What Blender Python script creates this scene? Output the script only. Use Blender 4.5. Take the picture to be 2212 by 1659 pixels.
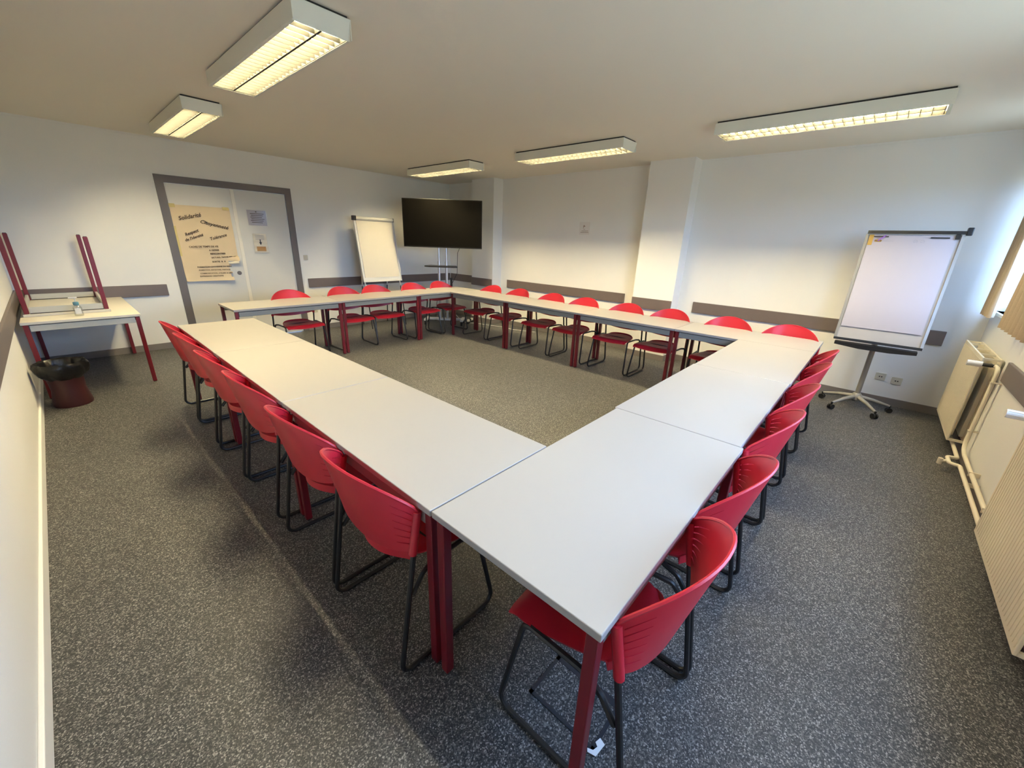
import bpy, bmesh, math, random
from mathutils import Vector, Matrix
random.seed(7)
S = bpy.context.scene
COL = S.collection
for o in list(bpy.data.objects): bpy.data.objects.remove(o)
R = math.radians

# ------------------------------------------------------------------ camera
CX, CY, CZ = 0.0, 0.0, 1.6369
def look(yaw, pitch, roll):
    y, p, r = R(yaw), R(pitch), R(roll)
    f = Vector((math.cos(p)*math.cos(y), math.cos(p)*math.sin(y), math.sin(p)))
    rt = Vector((math.sin(y), -math.cos(y), 0)); up = rt.cross(f)
    rt2 = rt*math.cos(r)+up*math.sin(r); up2 = -rt*math.sin(r)+up*math.cos(r)
    m = Matrix.Identity(4)
    for i in range(3): m[i][0], m[i][1], m[i][2] = rt2[i], up2[i], -f[i]
    return m
cam = bpy.data.cameras.new('camera'); camo = bpy.data.objects.new('camera', cam); COL.objects.link(camo)
m = look(41.4103, -19.6828, 2.1267); m.translation = (CX, CY, CZ); camo.matrix_world = m
cam.sensor_fit = 'HORIZONTAL'; cam.sensor_width = 36.0; cam.lens = 858.86/2212*36.0; cam.clip_start = 0.02
S.camera = camo

# ------------------------------------------------------------------ world, exposure
SKY = (0.36, 0.58, 1.0); SKY_STRENGTH = 18.0
TUBE_COLOR = (1.0, 0.83, 0.47); TUBE_STRENGTH = 225.0
w = bpy.data.worlds.new('sky'); S.world = w; w.use_nodes = True
bg = w.node_tree.nodes['Background']; bg.inputs[1].default_value = SKY_STRENGTH
# overcast sky above the horizon, dark ground (street, hedges) below it
wt = w.node_tree; wtc = wt.nodes.new('ShaderNodeTexCoord'); wsx = wt.nodes.new('ShaderNodeSeparateXYZ'); wr = wt.nodes.new('ShaderNodeValToRGB')
wr.color_ramp.elements[0].position = 0.49; wr.color_ramp.elements[0].color = (0.15, 0.185, 0.20, 1)
wr.color_ramp.elements[1].position = 0.52; wr.color_ramp.elements[1].color = (*SKY, 1)
wmr = wt.nodes.new('ShaderNodeMapRange'); wmr.inputs[1].default_value = -1; wmr.inputs[2].default_value = 1
wt.links.new(wtc.outputs['Generated'], wsx.inputs[0]); wt.links.new(wsx.outputs['Z'], wmr.inputs[0]); wt.links.new(wmr.outputs[0], wr.inputs[0]); wt.links.new(wr.outputs[0], bg.inputs[0])
S.view_settings.view_transform = 'Standard'; S.view_settings.look = 'None'
S.view_settings.exposure = 0.30; S.view_settings.gamma = 1.0; S.view_settings.use_curve_mapping = False
S.cycles.use_denoising = True
S.cycles.max_bounces = 10; S.cycles.diffuse_bounces = 6; S.cycles.transparent_max_bounces = 12
S.cycles.caustics_reflective = False; S.cycles.caustics_refractive = False
S.cycles.sample_clamp_indirect = 6.0

# room numbers
X0, X1, Y0, Y1, ZC = -0.378, 6.15, -0.90, 7.45, 2.755
WINS = [(4.15, 6.05, 1.17, 2.42), (0.75, 3.80, 1.17, 2.42)]
for (a, b, z0, z1) in WINS:
    L = bpy.data.lights.new('window_portal', 'AREA'); L.shape = 'RECTANGLE'; L.size = b-a; L.size_y = z1-z0
    L.cycles.is_portal = True
    lo = bpy.data.objects.new('window_portal', L); COL.objects.link(lo)
    lo.location = ((a+b)/2, Y0-0.16, (z0+z1)/2); lo.rotation_euler = (R(90), 0, 0)

# ------------------------------------------------------------------ materials
MATS = {}
def mat(name, col, rough=0.5, metal=0.0, spec=0.5, bump=0.0, bscale=60.0, var=0.0, vscale=4.0, coat=0.0, alpha=None, emit=None):
    if name in MATS: return MATS[name]
    m = bpy.data.materials.new(name); m.use_nodes = True
    nt = m.node_tree; N = nt.nodes; p = N['Principled BSDF']
    p.inputs['Base Color'].default_value = (*col, 1); p.inputs['Roughness'].default_value = rough
    p.inputs['Metallic'].default_value = metal; p.inputs['Specular IOR Level'].default_value = spec
    p.inputs['Coat Weight'].default_value = coat
    tc = N.new('ShaderNodeTexCoord')
    if var > 0:
        n = N.new('ShaderNodeTexNoise'); n.inputs['Scale'].default_value = vscale; n.inputs['Detail'].default_value = 4
        mx = N.new('ShaderNodeMix'); mx.data_type = 'RGBA'
        mx.inputs[6].default_value = (*[c*(1-var) for c in col], 1); mx.inputs[7].default_value = (*[min(1, c*(1+var)) for c in col], 1)
        nt.links.new(tc.outputs['Object'], n.inputs['Vector']); nt.links.new(n.outputs['Fac'], mx.inputs[0])
        nt.links.new(mx.outputs[2], p.inputs['Base Color'])
    if bump > 0:
        n = N.new('ShaderNodeTexNoise'); n.inputs['Scale'].default_value = bscale; n.inputs['Detail'].default_value = 3
        b = N.new('ShaderNodeBump'); b.inputs['Strength'].default_value = bump; b.inputs['Distance'].default_value = 0.01
        nt.links.new(tc.outputs['Object'], n.inputs['Vector']); nt.links.new(n.outputs['Fac'], b.inputs['Height'])
        nt.links.new(b.outputs['Normal'], p.inputs['Normal'])
    if emit:
        p.inputs['Emission Color'].default_value = (*emit[0], 1); p.inputs['Emission Strength'].default_value = emit[1]
    MATS[name] = m; return m
WALL = mat('wall_paint', (0.86, 0.85, 0.815), 0.55, bump=0.06, bscale=90, var=0.015, vscale=1.2)
CEIL = mat('ceiling_paint', (0.88, 0.82, 0.70), 0.8, bump=0.05, bscale=60, var=0.02, vscale=0.8)
RAIL = mat('grey_brown_laminate', (0.155, 0.125, 0.115), 0.45, var=0.06, vscale=9)
SKIRT = mat('grey_skirting', (0.20, 0.18, 0.17), 0.5, var=0.05)
FRAME = mat('dark_grey_door_paint', (0.125, 0.112, 0.112), 0.45, var=0.03)
LEAF = mat('door_leaf_paint', (0.66, 0.645, 0.60), 0.4, var=0.02)
STRIP = mat('cream_cover_strip', (0.80, 0.76, 0.66), 0.4, var=0.02)
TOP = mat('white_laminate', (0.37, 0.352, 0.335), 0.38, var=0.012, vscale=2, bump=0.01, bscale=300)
TOP2 = mat('pale_cream_laminate', (0.66, 0.62, 0.54), 0.4, var=0.02, vscale=3)
EDGE = mat('table_edge_band', (0.40, 0.39, 0.37), 0.4, var=0.02)
APRON = mat('grey_painted_steel', (0.24, 0.24, 0.23), 0.4, var=0.03)
APRON2 = mat('light_grey_steel', (0.50, 0.50, 0.47), 0.4, var=0.03)
REDP = mat('red_powder_coat', (0.135, 0.006, 0.014), 0.36, bump=0.02, bscale=500, var=0.05, vscale=30)
SHELL = mat('red_plastic', (0.47, 0.016, 0.033), 0.38, bump=0.05, bscale=700, var=0.03, vscale=10)
BLK = mat('black_powder_coat', (0.012, 0.012, 0.013), 0.4, var=0.1)
BLKP = mat('black_plastic', (0.01, 0.01, 0.011), 0.35, var=0.1)
SCREEN = mat('black_screen', (0.004, 0.0035, 0.003), 0.45, spec=0.04, var=0.05)
STEEL = mat('brushed_steel', (0.62, 0.62, 0.62), 0.3, metal=0.9, var=0.03)
GREYM = mat('grey_lacquered_metal', (0.30, 0.285, 0.26), 0.38, metal=0.25, var=0.04)
CREAM = mat('cream_radiator_paint', (0.80, 0.72, 0.55), 0.42, var=0.02, vscale=8)
LAMPB = mat('lamp_housing_paint', (0.78, 0.77, 0.66), 0.45, var=0.02)
GAP = mat('gap_shade_and_valve_black', (0.03, 0.025, 0.02), 0.8, var=0.1)  # shade of gaps and holes put into the colour; also a dark valve body
BLADE = mat('louvre_aluminium', (0.024, 0.0235, 0.022), 0.6, spec=0.1, var=0.02)
TUBE = mat('fluorescent_tube', (0.9, 0.9, 0.85), 0.4, emit=(TUBE_COLOR, TUBE_STRENGTH))
TUBE2 = mat('cool_fluorescent_tube', (0.9, 0.9, 0.85), 0.4, emit=((1.0, 0.95, 0.78), 100.0))
PAPER = mat('white_paper', (0.40, 0.375, 0.425), 0.6, var=0.012, vscale=5)
PAPERW = mat('cream_paper', (0.76, 0.70, 0.58), 0.6, var=0.02, vscale=5)
KRAFT = mat('brown_wrapping_paper', (0.70, 0.56, 0.37), 0.65, var=0.07, vscale=3, bump=0.2, bscale=12)
INK = mat('dark_marker_ink', (0.05, 0.025, 0.012), 0.6, var=0.1)
INKB = mat('black_print', (0.02, 0.02, 0.03), 0.6, var=0.1)
GREYI = mat('grey_print', (0.32, 0.32, 0.38), 0.6, var=0.05)
BROWNI = mat('faded_print', (0.40, 0.30, 0.24), 0.6, var=0.05)
YEL = mat('yellow_print', (0.42, 0.26, 0.05), 0.5, var=0.05)
TAPE = mat('yellowed_tape', (0.62, 0.50, 0.18), 0.4, var=0.1)
PURP = mat('purple_marker', (0.28, 0.12, 0.55), 0.5, var=0.1)
PLW = mat('white_plastic', (0.78, 0.76, 0.70), 0.35, var=0.02)
SOCK = mat('cream_plastic', (0.62, 0.58, 0.46), 0.4, var=0.02)
BIN = mat('dark_red_plastic', (0.035, 0.004, 0.007), 0.45, var=0.08)
BAG = mat('black_bin_bag', (0.006, 0.006, 0.007), 0.3, spec=0.3, bump=0.5, bscale=22, var=0.1)
BLUE = mat('pale_blue_gel_cap', (0.10, 0.25, 0.33), 0.35, var=0.05)
PATCHM = mat('orange_brown_print', (0.50, 0.27, 0.10), 0.6, var=0.1)
WINF = mat('window_frame_paint', (0.62, 0.60, 0.56), 0.4, var=0.02)
WHITEBIT = mat('white_torn_tape', (0.80, 0.80, 0.80), 0.6, var=0.05)

def mix_shader(name, a, b, fac):
    m = bpy.data.materials.new(name); m.use_nodes = True; nt = m.node_tree; N = nt.nodes
    N.clear(); out = N.new('ShaderNodeOutputMaterial'); mx = N.new('ShaderNodeMixShader'); mx.inputs[0].default_value = fac
    nodes = []
    for t, col, rough in (a, b):
        s = N.new(t); s.inputs['Color'].default_value = (*col, 1)
        if 'Roughness' in s.inputs and rough is not None: s.inputs['Roughness'].default_value = rough
        nodes.append(s)
    nt.links.new(nodes[0].outputs[0], mx.inputs[1]); nt.links.new(nodes[1].outputs[0], mx.inputs[2]); nt.links.new(mx.outputs[0], out.inputs[0])
    return m
GLASS = mix_shader('window_glass', ('ShaderNodeBsdfTransparent', (0.95, 0.97, 0.97), None), ('ShaderNodeBsdfGlossy', (1, 1, 1), 0.03), 0.07)
GEL = mix_shader('clear_plastic', ('ShaderNodeBsdfTransparent', (0.86, 0.88, 0.86), None), ('ShaderNodeBsdfGlossy', (0.9, 0.9, 0.9), 0.15), 0.3)
SLEEVE = mix_shader('clear_plastic_sleeve', ('ShaderNodeBsdfTransparent', (0.97, 0.97, 0.97), None), ('ShaderNodeBsdfGlossy', (1, 1, 1), 0.18), 0.05)
def curtain_mat():
    m = bpy.data.materials.new('beige_curtain_cloth'); m.use_nodes = True; nt = m.node_tree; N = nt.nodes; N.clear()
    out = N.new('ShaderNodeOutputMaterial'); mx = N.new('ShaderNodeMixShader'); mx.inputs[0].default_value = 0.22
    d = N.new('ShaderNodeBsdfDiffuse'); t = N.new('ShaderNodeBsdfTranslucent'); t.inputs[0].default_value = (0.62, 0.50, 0.36, 1)
    tc = N.new('ShaderNodeTexCoord'); n = N.new('ShaderNodeTexNoise'); n.inputs['Scale'].default_value = 150
    rp = N.new('ShaderNodeValToRGB'); rp.color_ramp.elements[0].color = (0.47, 0.37, 0.25, 1); rp.color_ramp.elements[1].color = (0.60, 0.48, 0.34, 1)
    nt.links.new(tc.outputs['Object'], n.inputs['Vector']); nt.links.new(n.outputs['Fac'], rp.inputs[0]); nt.links.new(rp.outputs[0], d.inputs[0])
    nt.links.new(d.outputs[0], mx.inputs[1]); nt.links.new(t.outputs[0], mx.inputs[2]); nt.links.new(mx.outputs[0], out.inputs[0])
    return m
CURT = curtain_mat()
def floor_mat():
    # speckle of light and dark chips
    m = bpy.data.materials.new('speckled_vinyl_floor'); m.use_nodes = True; nt = m.node_tree; N = nt.nodes; p = N['Principled BSDF']
    tc = N.new('ShaderNodeTexCoord')
    def noise(scale, det=2.0):
        n = N.new('ShaderNodeTexNoise'); n.inputs['Scale'].default_value = scale; n.inputs['Detail'].default_value = det
        nt.links.new(tc.outputs['Object'], n.inputs['Vector']); return n
    a = noise(420, 1.0)
    vo = N.new('ShaderNodeTexVoronoi'); vo.inputs['Scale'].default_value = 235; vo.feature = 'F1'; nt.links.new(tc.outputs['Object'], vo.inputs['Vector'])
    sp = N.new('ShaderNodeSeparateColor'); nt.links.new(vo.outputs['Color'], sp.inputs[0])
    r = N.new('ShaderNodeValToRGB'); e = r.color_ramp.elements
    e[0].position = 0.10; e[0].color = (0.022, 0.023, 0.026, 1); e[1].position = 0.97; e[1].color = (0.33, 0.318, 0.30, 1)
    for pos, c in ((0.42, (0.041, 0.041, 0.042, 1)), (0.66, (0.085, 0.083, 0.079, 1)), (0.86, (0.165, 0.16, 0.15, 1))): x = e.new(pos); x.color = c
    nt.links.new(sp.outputs[0], r.inputs[0])
    b = noise(1.3, 3); mx = N.new('ShaderNodeMix'); mx.data_type = 'RGBA'; mx.blend_type = 'MULTIPLY'; mx.inputs[0].default_value = 1
    r2 = N.new('ShaderNodeValToRGB'); r2.color_ramp.elements[0].position = 0.3; r2.color_ramp.elements[0].color = (0.86, 0.86, 0.86, 1); r2.color_ramp.elements[1].position = 0.7
    nt.links.new(b.outputs['Fac'], r2.inputs[0]); nt.links.new(r.outputs[0], mx.inputs[6]); nt.links.new(r2.outputs[0], mx.inputs[7])
    nt.links.new(mx.outputs[2], p.inputs['Base Color']); p.inputs['Roughness'].default_value = 0.47; p.inputs['Specular IOR Level'].default_value = 0.42
    bp = N.new('ShaderNodeBump'); bp.inputs['Strength'].default_value = 0.10; bp.inputs['Distance'].default_value = 0.004
    nt.links.new(a.outputs['Fac'], bp.inputs['Height']); nt.links.new(bp.outputs['Normal'], p.inputs['Normal'])
    return m
FLOOR = floor_mat()

# ------------------------------------------------------------------ mesh builder
def fillet(pts, rads, seg=5):
    pts = [Vector(p) for p in pts]; out = [pts[0]]
    if not isinstance(rads, (list, tuple)): rads = [rads]*len(pts)
    for i in range(1, len(pts)-1):
        a, b, c = pts[i-1], pts[i], pts[i+1]; u = (a-b).normalized(); v = (c-b).normalized()
        ang = u.angle(v); r = rads[i]
        if ang > math.pi-0.02 or r <= 0: out.append(b); continue
        t = min(r/math.tan(ang/2), (a-b).length*0.49, (c-b).length*0.49); r = t*math.tan(ang/2)
        bis = (u+v).normalized(); cen = b+bis*(r/math.sin(ang/2))
        p0 = b+u*t-cen; p1 = b+v*t-cen
        for k in range(seg+1):
            s = k/seg; q = p0.slerp(p1, s) if p0.angle(p1) > 1e-4 else p0
            out.append(cen+q.normalized()*r)
    out.append(pts[-1]); return out
class MB:
    def __init__(s): s.v = []; s.f = []; s.m = []; s.sm = []
    def add(s, vs, fs, mi=0, smooth=False):
        n = len(s.v); s.v += [tuple(v) for v in vs]
        for f in fs: s.f.append([i+n for i in f]); s.m.append(mi); s.sm.append(smooth)
        return s
    def box(s, x0, x1, y0, y1, z0, z1, mi=0, bev=0.0, M=None):
        if bev > 0:
            bm = bmesh.new(); bmesh.ops.create_cube(bm, size=1)
            for v in bm.verts: v.co = Vector(((x0+x1)/2+v.co.x*(x1-x0), (y0+y1)/2+v.co.y*(y1-y0), (z0+z1)/2+v.co.z*(z1-z0)))
            bmesh.ops.bevel(bm, geom=bm.edges[:], offset=bev, segments=2, affect='EDGES', profile=0.5)
            bm.verts.index_update(); vs = [v.co.copy() for v in bm.verts]; fs = [[v.index for v in f.verts] for f in bm.faces]; bm.free()
        else:
            vs = [Vector(p) for p in ((x0,y0,z0),(x1,y0,z0),(x1,y1,z0),(x0,y1,z0),(x0,y0,z1),(x1,y0,z1),(x1,y1,z1),(x0,y1,z1))]
            fs = [(0,3,2,1),(4,5,6,7),(0,1,5,4),(1,2,6,5),(2,3,7,6),(3,0,4,7)]
        if M is not None: vs = [M @ v for v in vs]
        return s.add(vs, fs, mi)
    def tube(s, pts, r, n=8, mi=0, caps=True, closed=False):
        pts = [Vector(p) for p in pts]; rings = []; N = len(pts)
        t0 = (pts[1]-pts[0]).normalized(); ref = Vector((0,0,1)) if abs(t0.z) < 0.9 else Vector((1,0,0))
        u = t0.cross(ref).normalized()
        for i, p in enumerate(pts):
            if i == 0: t = pts[1]-pts[0]
            elif i == N-1: t = pts[-1]-pts[-2]
            else: t = (pts[i+1]-p).normalized()+(p-pts[i-1]).normalized()
            t.normalize(); u = (u-t*u.dot(t)).normalized(); w_ = t.cross(u)
            rr = r[i] if isinstance(r, (list, tuple)) else r
            rings.append([p+(u*math.cos(2*math.pi*k/n)+w_*math.sin(2*math.pi*k/n))*rr for k in range(n)])
        vs = [v for g in rings for v in g]; fs = []
        for i in range(N-1):
            for k in range(n): a = i*n+k; b = i*n+(k+1) % n; fs.append((a, b, b+n, a+n))
        s.add(vs, fs, mi, True)
        if caps: s.add(rings[0], [tuple(range(n))[::-1]], mi); s.add(rings[-1], [tuple(range(n))], mi)
        return s
    def lathe(s, prof, c=(0,0,0), n=24, mi=0, wob=None):
        vs = []; fs = []
        for i, (r, z) in enumerate(prof):
            for k in range(n):
                a = 2*math.pi*k/n; rr = r*(1+(wob(a, i) if wob else 0)); vs.append((c[0]+rr*math.cos(a), c[1]+rr*math.sin(a), c[2]+z))
        for i in range(len(prof)-1):
            for k in range(n): a = i*n+k; b = i*n+(k+1) % n; fs.append((a, b, b+n, a+n))
        s.add(vs, fs, mi, True); return s
    def prism(s, poly, axis, a, b, mi=0):
        def P(p, t): return (t, p[0], p[1]) if axis == 'x' else ((p[0], t, p[1]) if axis == 'y' else (p[0], p[1], t))
        n = len(poly); vs = [P(p, a) for p in poly]+[P(p, b) for p in poly]
        fs = [tuple(range(n))[::-1], tuple(range(n, 2*n))]+[(i, (i+1) % n, (i+1) % n+n, i+n) for i in range(n)]
        return s.add(vs, fs, mi)
    def mesh(s, name, mats):
        me = bpy.data.meshes.new(name); me.from_pydata(s.v, [], s.f)
        for m_ in (mats if isinstance(mats, (list, tuple)) else [mats]): me.materials.append(m_)
        me.polygons.foreach_set('material_index', s.m); me.polygons.foreach_set('use_smooth', s.sm)
        bm = bmesh.new(); bm.from_mesh(me); bmesh.ops.recalc_face_normals(bm, faces=bm.faces); bm.to_mesh(me); bm.free()
        me.update()
        if any(s.sm): me.set_sharp_from_angle(angle=R(42))
        return me
    def obj(s, name, mats, parent=None, loc=None, rot=None):
        o = bpy.data.objects.new(name, s.mesh(name, mats)); COL.objects.link(o)
        if parent: o.parent = parent
        if loc: o.location = loc
        if rot: o.rotation_euler = rot
        return o
def tag(o, label=None, cat=None, group=None, kind=None):
    if label: o['label'] = label
    if cat: o['category'] = cat
    if group: o['group'] = group
    if kind: o['kind'] = kind
    return o
def thing(name, label, cat, loc=(0,0,0), rz=0.0, group=None):
    o = bpy.data.objects.new(name, None); COL.objects.link(o); o.location = loc; o.rotation_euler = (0, 0, rz)
    o.empty_display_size = 0.1; return tag(o, label, cat, group)
def dup(root, loc, rz, label):
    r = root.copy(); COL.objects.link(r); r.location = loc; r.rotation_euler = (0, 0, rz); r['label'] = label
    for ch in root.children:
        c = ch.copy(); COL.objects.link(c); c.parent = r
        for g in ch.children: d = g.copy(); COL.objects.link(d); d.parent = c
    return r
def struct(name, mb, mats, parent=None, label=None):
    o = mb.obj(name, mats, parent)
    if parent is None: o['kind'] = 'structure'
    if label: o['label'] = label
    return o
def text_obj(name, body, size, M, material, parent, thick=0.0004, shear=0.0, bold=0.0, align='LEFT'):
    cu = bpy.data.curves.new(name, 'FONT'); cu.body = body; cu.size = size; cu.extrude = thick; cu.shear = shear; cu.offset = bold
    cu.align_x = align; cu.resolution_u = 2
    tmp = bpy.data.objects.new('tmp', cu); me = bpy.data.meshes.new_from_object(tmp)
    bpy.data.objects.remove(tmp); me.transform(M); me.materials.clear(); me.materials.append(material)
    o = bpy.data.objects.new(name, me); COL.objects.link(o)
    if parent: o.parent = parent
    return o
# basis for text on a wall: wall facing -y (door wall) and wall facing -x (column wall)
def on_door(x, y, z, rot=0.0): return Matrix.Translation((x, y, z)) @ Matrix.Rotation(R(90), 4, 'X') @ Matrix.Rotation(R(rot), 4, 'Z')
def on_col(x, y, z, tilt=0.0): return Matrix.Translation((x, y, z)) @ Matrix.Rotation(R(tilt), 4, 'Y') @ Matrix.Rotation(R(-90), 4, 'Z') @ Matrix.Rotation(R(90), 4, 'X')

# ------------------------------------------------------------------ room shell
T = 0.12
struct('floor', MB().box(X0-T, X1+T, Y0-T, Y1+T, -0.1, 0), FLOOR)
struct('ceiling', MB().box(X0-T, X1+T, Y0-T-0.1, Y1+T, ZC, ZC+0.1), CEIL)
struct('wall_left', MB().box(X0-T, X0, Y0-T, Y1+T, 0, ZC), WALL)
DX0, DX1, DZ = 1.15, 2.845, 2.315
mb = MB(); mb.box(X0, DX0, Y1, Y1+T, 0, ZC); mb.box(DX1, X1+T, Y1, Y1+T, 0, ZC); mb.box(DX0, DX1, Y1, Y1+T, DZ, ZC)
struct('wall_back', mb, WALL)
struct('wall_right', MB().box(X1, X1+T, Y0, Y1, 0, ZC), WALL)
mb = MB(); xs = [X0]
segs = sorted(WINS)
prev = X0
for (a, b, z0, z1) in segs:
    mb.box(prev, a, Y0-0.22, Y0, 0, ZC); mb.box(a, b, Y0-0.22, Y0, 0, z0); mb.box(a, b, Y0-0.22, Y0, z1, ZC); prev = b
mb.box(prev, X1+T, Y0-0.22, Y0, 0, ZC)
struct('wall_window', mb, WALL)
# pilasters on the right-hand wall
struct('wall_pilaster', MB().box(5.90, X1, 2.17, 2.785, 0, ZC), WALL, label='white pilaster in the middle of the right-hand wall')
struct('wall_pilaster', MB().box(5.90, X1, 5.84, 6.45, 0, ZC), WALL, label='white pilaster beside the television')
# baseboards
bh = 0.085
struct('baseboard_back', MB().box(X0, DX0, Y1-0.014, Y1, 0, bh).box(DX1, X1, Y1-0.014, Y1, 0, bh), SKIRT)
mb = MB()
for a, b in ((Y0, 2.17), (2.785, 5.84), (6.45, Y1)): mb.box(X1-0.014, X1, a, b, 0, bh)
for a, b in ((2.17, 2.785), (5.84, 6.45)):
    mb.box(5.886, 5.90, a-0.014, b+0.014, 0, bh); mb.box(5.90, X1, a-0.014, a, 0, bh); mb.box(5.90, X1, b, b+0.014, 0, bh)
struct('baseboard_right', mb, SKIRT)
struct('baseboard_left', MB().box(X0, X0+0.016, Y0, Y1, 0, 0.09, bev=0.004), WALL)
struct('baseboard_window', MB().box(X0, X1, Y0, Y0+0.014, 0, bh), SKIRT)
# bumper rails
def rail(n, x0, x1, y0, y1):
    return struct('trim_%d' % n, MB().box(x0, x1, y0, y1, 0.752, 0.905, bev=0.004), RAIL)
rail(1, X0+0.02, 1.012, Y1-0.022, Y1)
rail(2, 2.94, X1-0.03, Y1-0.022, Y1)
rail(3, X1-0.022, X1, 6.47, Y1-0.03)
rail(4, 5.878, 5.90, 5.845, 6.45)
rail(5, X1-0.022, X1, 3.04, 5.65)
rail(6, 5.878, 5.90, 2.175, 2.785)
rail(7, X1-0.022, X1, -0.65, 1.95)
rail(8, X0, X0+0.022, -0.8, Y1-0.03)
rail(9, 3.60, 4.72, Y0, Y0+0.022)
# thin cornice lines where wall meets ceiling
struct('trim_10', MB().box(X0, X1, Y1-0.006, Y1, ZC-0.022, ZC), WALL)
struct('trim_11', MB().box(X1-0.006, X1, Y0, 2.17, ZC-0.022, ZC).box(X1-0.006, X1, 2.785, 5.84, ZC-0.022, ZC), WALL)

# ------------------------------------------------------------------ door
d = thing('door_1', None, None); d['kind'] = 'structure'; d['label'] = 'double door in a dark grey frame'
fw = 0.092
mb = MB(); mb.box(DX0, DX0+fw, Y1-0.018, Y1+0.1, 0, DZ); mb.box(DX1-fw, DX1, Y1-0.018, Y1+0.1, 0, DZ); mb.box(DX0+fw, DX1-fw, Y1-0.018, Y1+0.1, DZ-fw, DZ)
mb.obj('door_frame', FRAME, d)
MID = 2.03
l1 = MB().box(DX0+fw+0.003, MID-0.002, Y1-0.002, Y1+0.04, 0.006, DZ-fw-0.003, bev=0.002).obj('door_leaf', LEAF, d)
l2 = MB().box(MID+0.002, DX1-fw-0.003, Y1+0.004, Y1+0.045, 0.006, DZ-fw-0.003, bev=0.002).obj('door_leaf', LEAF, d)
MB().box(MID-0.035, MID+0.012, Y1-0.012, Y1-0.002, 0.006, DZ-fw-0.004, bev=0.003).obj('cover_strip', STRIP, l1)
MB().tube([(1.925, Y1-0.002, 1.03), (1.925, Y1-0.012, 1.03)], 0.030, 16).tube([(1.925, Y1-0.012, 1.03), (1.925, Y1-0.020, 1.03)], 0.014, 12).obj('lock', FRAME, l1)

# kraft paper poster with handwriting
def sheet(x0, x1, z0, z1, fy, nx=20, nz=24, shape=None, th=0.0006):
    """paper on the door wall; fy(s,t) gives distance out from the wall; shape(s,t) returns False for missing cells"""
    vs = []; fs = []
    for j in range(nz+1):
        for i in range(nx+1):
            s_, t_ = i/nx, j/nz; vs.append((x0+(x1-x0)*s_, Y1-fy(s_, t_), z0+(z1-z0)*t_))
    for j in range(nz):
        for i in range(nx):
            if shape and not shape((i+.5)/nx, (j+.5)/nz): continue
            a = j*(nx+1)+i; fs.append((a, a+1, a+nx+2, a+nx+1))
    return MB().add(vs, fs, 0, True)
def pf(s, t):
    d = 0.010+0.002*math.sin(s*9+t*5)+0.003*math.sin(t*13)
    if t < 0.12: d += (0.12-t)*0.35*(0.4+s)
    if s > 0.78 and t < 0.33: d += (s-0.78)*0.30*(1-abs(t-0.25)*3)
    if s < 0.12 and t < 0.08: d += 0.01
    return d
def pshape(s, t):
    # torn lower right corner
    if t < 0.27 and s > 0.80+0.10*(0.27-t)+0.015*math.sin(t*70): return False
    return True
poster = thing('wall_poster', 'large brown handwritten poster, torn lower right, on the left door leaf', 'poster', (0, 0, 0))
px0, px1, pz0, pz1 = 1.245, 1.945, 0.93, 1.955
sheet(px0, px1, pz0, pz1, pf, 30, 40, pshape).obj('paper', KRAFT, poster)
MB().box(px0-0.005, px0+0.06, Y1-0.022, Y1-0.020, pz1-0.035, pz1+0.012).obj('tape', TAPE, poster)
MB().box(px1-0.09, px1-0.01, Y1-0.022, Y1-0.020, pz1-0.03, pz1+0.01).obj('tape', TAPE, poster)
MB().box(px0-0.005, px0+0.02, Y1-0.018, Y1-0.016, pz0+0.35, pz0+0.75).obj('tape', TAPE, poster)
# curled torn flap
vs = []; fs = []
for i in range(9):
    a = i/8*2.6; vs += [(1.80, Y1-0.022-0.018*math.sin(a), 1.195-0.018*(1-math.cos(a))), (1.935, Y1-0.03-0.03*math.sin(a), 1.215-0.026*(1-math.cos(a)))]
for i in range(8): fs.append((2*i, 2*i+1, 2*i+3, 2*i+2))
MB().add(vs, fs, 0, True).obj('torn_flap', PAPERW, poster)
WR = Y1-0.0215
for body, x, z, sz, rot in [('Solidarité', 1.315, 1.755, 0.072, 14), ('Citoyenneté', 1.545, 1.735, 0.068, -13), ('Respect', 1.35, 1.55, 0.055, 22), ("de l'identité", 1.335, 1.478, 0.050, 20),
                            ('Tolérance', 1.63, 1.50, 0.056, 17)]:
    text_obj('handwriting', body, sz, on_door(x, WR, z, rot), INK, poster, shear=0.3, bold=0.0012)
for body, x, z, sz, rot in [('CADRE DE TEMPS DE VIE', 1.36, 1.395, 0.032, 2), ('A OFFRIR', 1.59, 1.352, 0.030, 2), ('RENCONTRES', 1.595, 1.302, 0.030, 2), ('LECTURES, TRAVAIL DES LIEN', 1.60, 1.250, 0.0245, 3),
                            ('SORTIE  &  A', 1.60, 1.190, 0.030, 2), ('FORMATION CITOYENNE DU VIVRE', 1.405, 1.118, 0.0265, 1)]:
    text_obj('handwriting', body, sz, on_door(x, WR, z, rot), INK, poster, bold=0.0009)
for body, x, z, sz in [('ANIMATION, INITIATIVES, PARTAGE', 1.41, 1.078, 0.0245), ('COMMUNICATION, ATELIERS & LIEN', 1.42, 1.030, 0.0245), ('EXPRESSION CREATIVITE', 1.41, 0.990, 0.026)]:
    text_obj('handwriting', body, sz, on_door(x, WR-0.02, z, 0), INK, poster, bold=0.0007)
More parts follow.
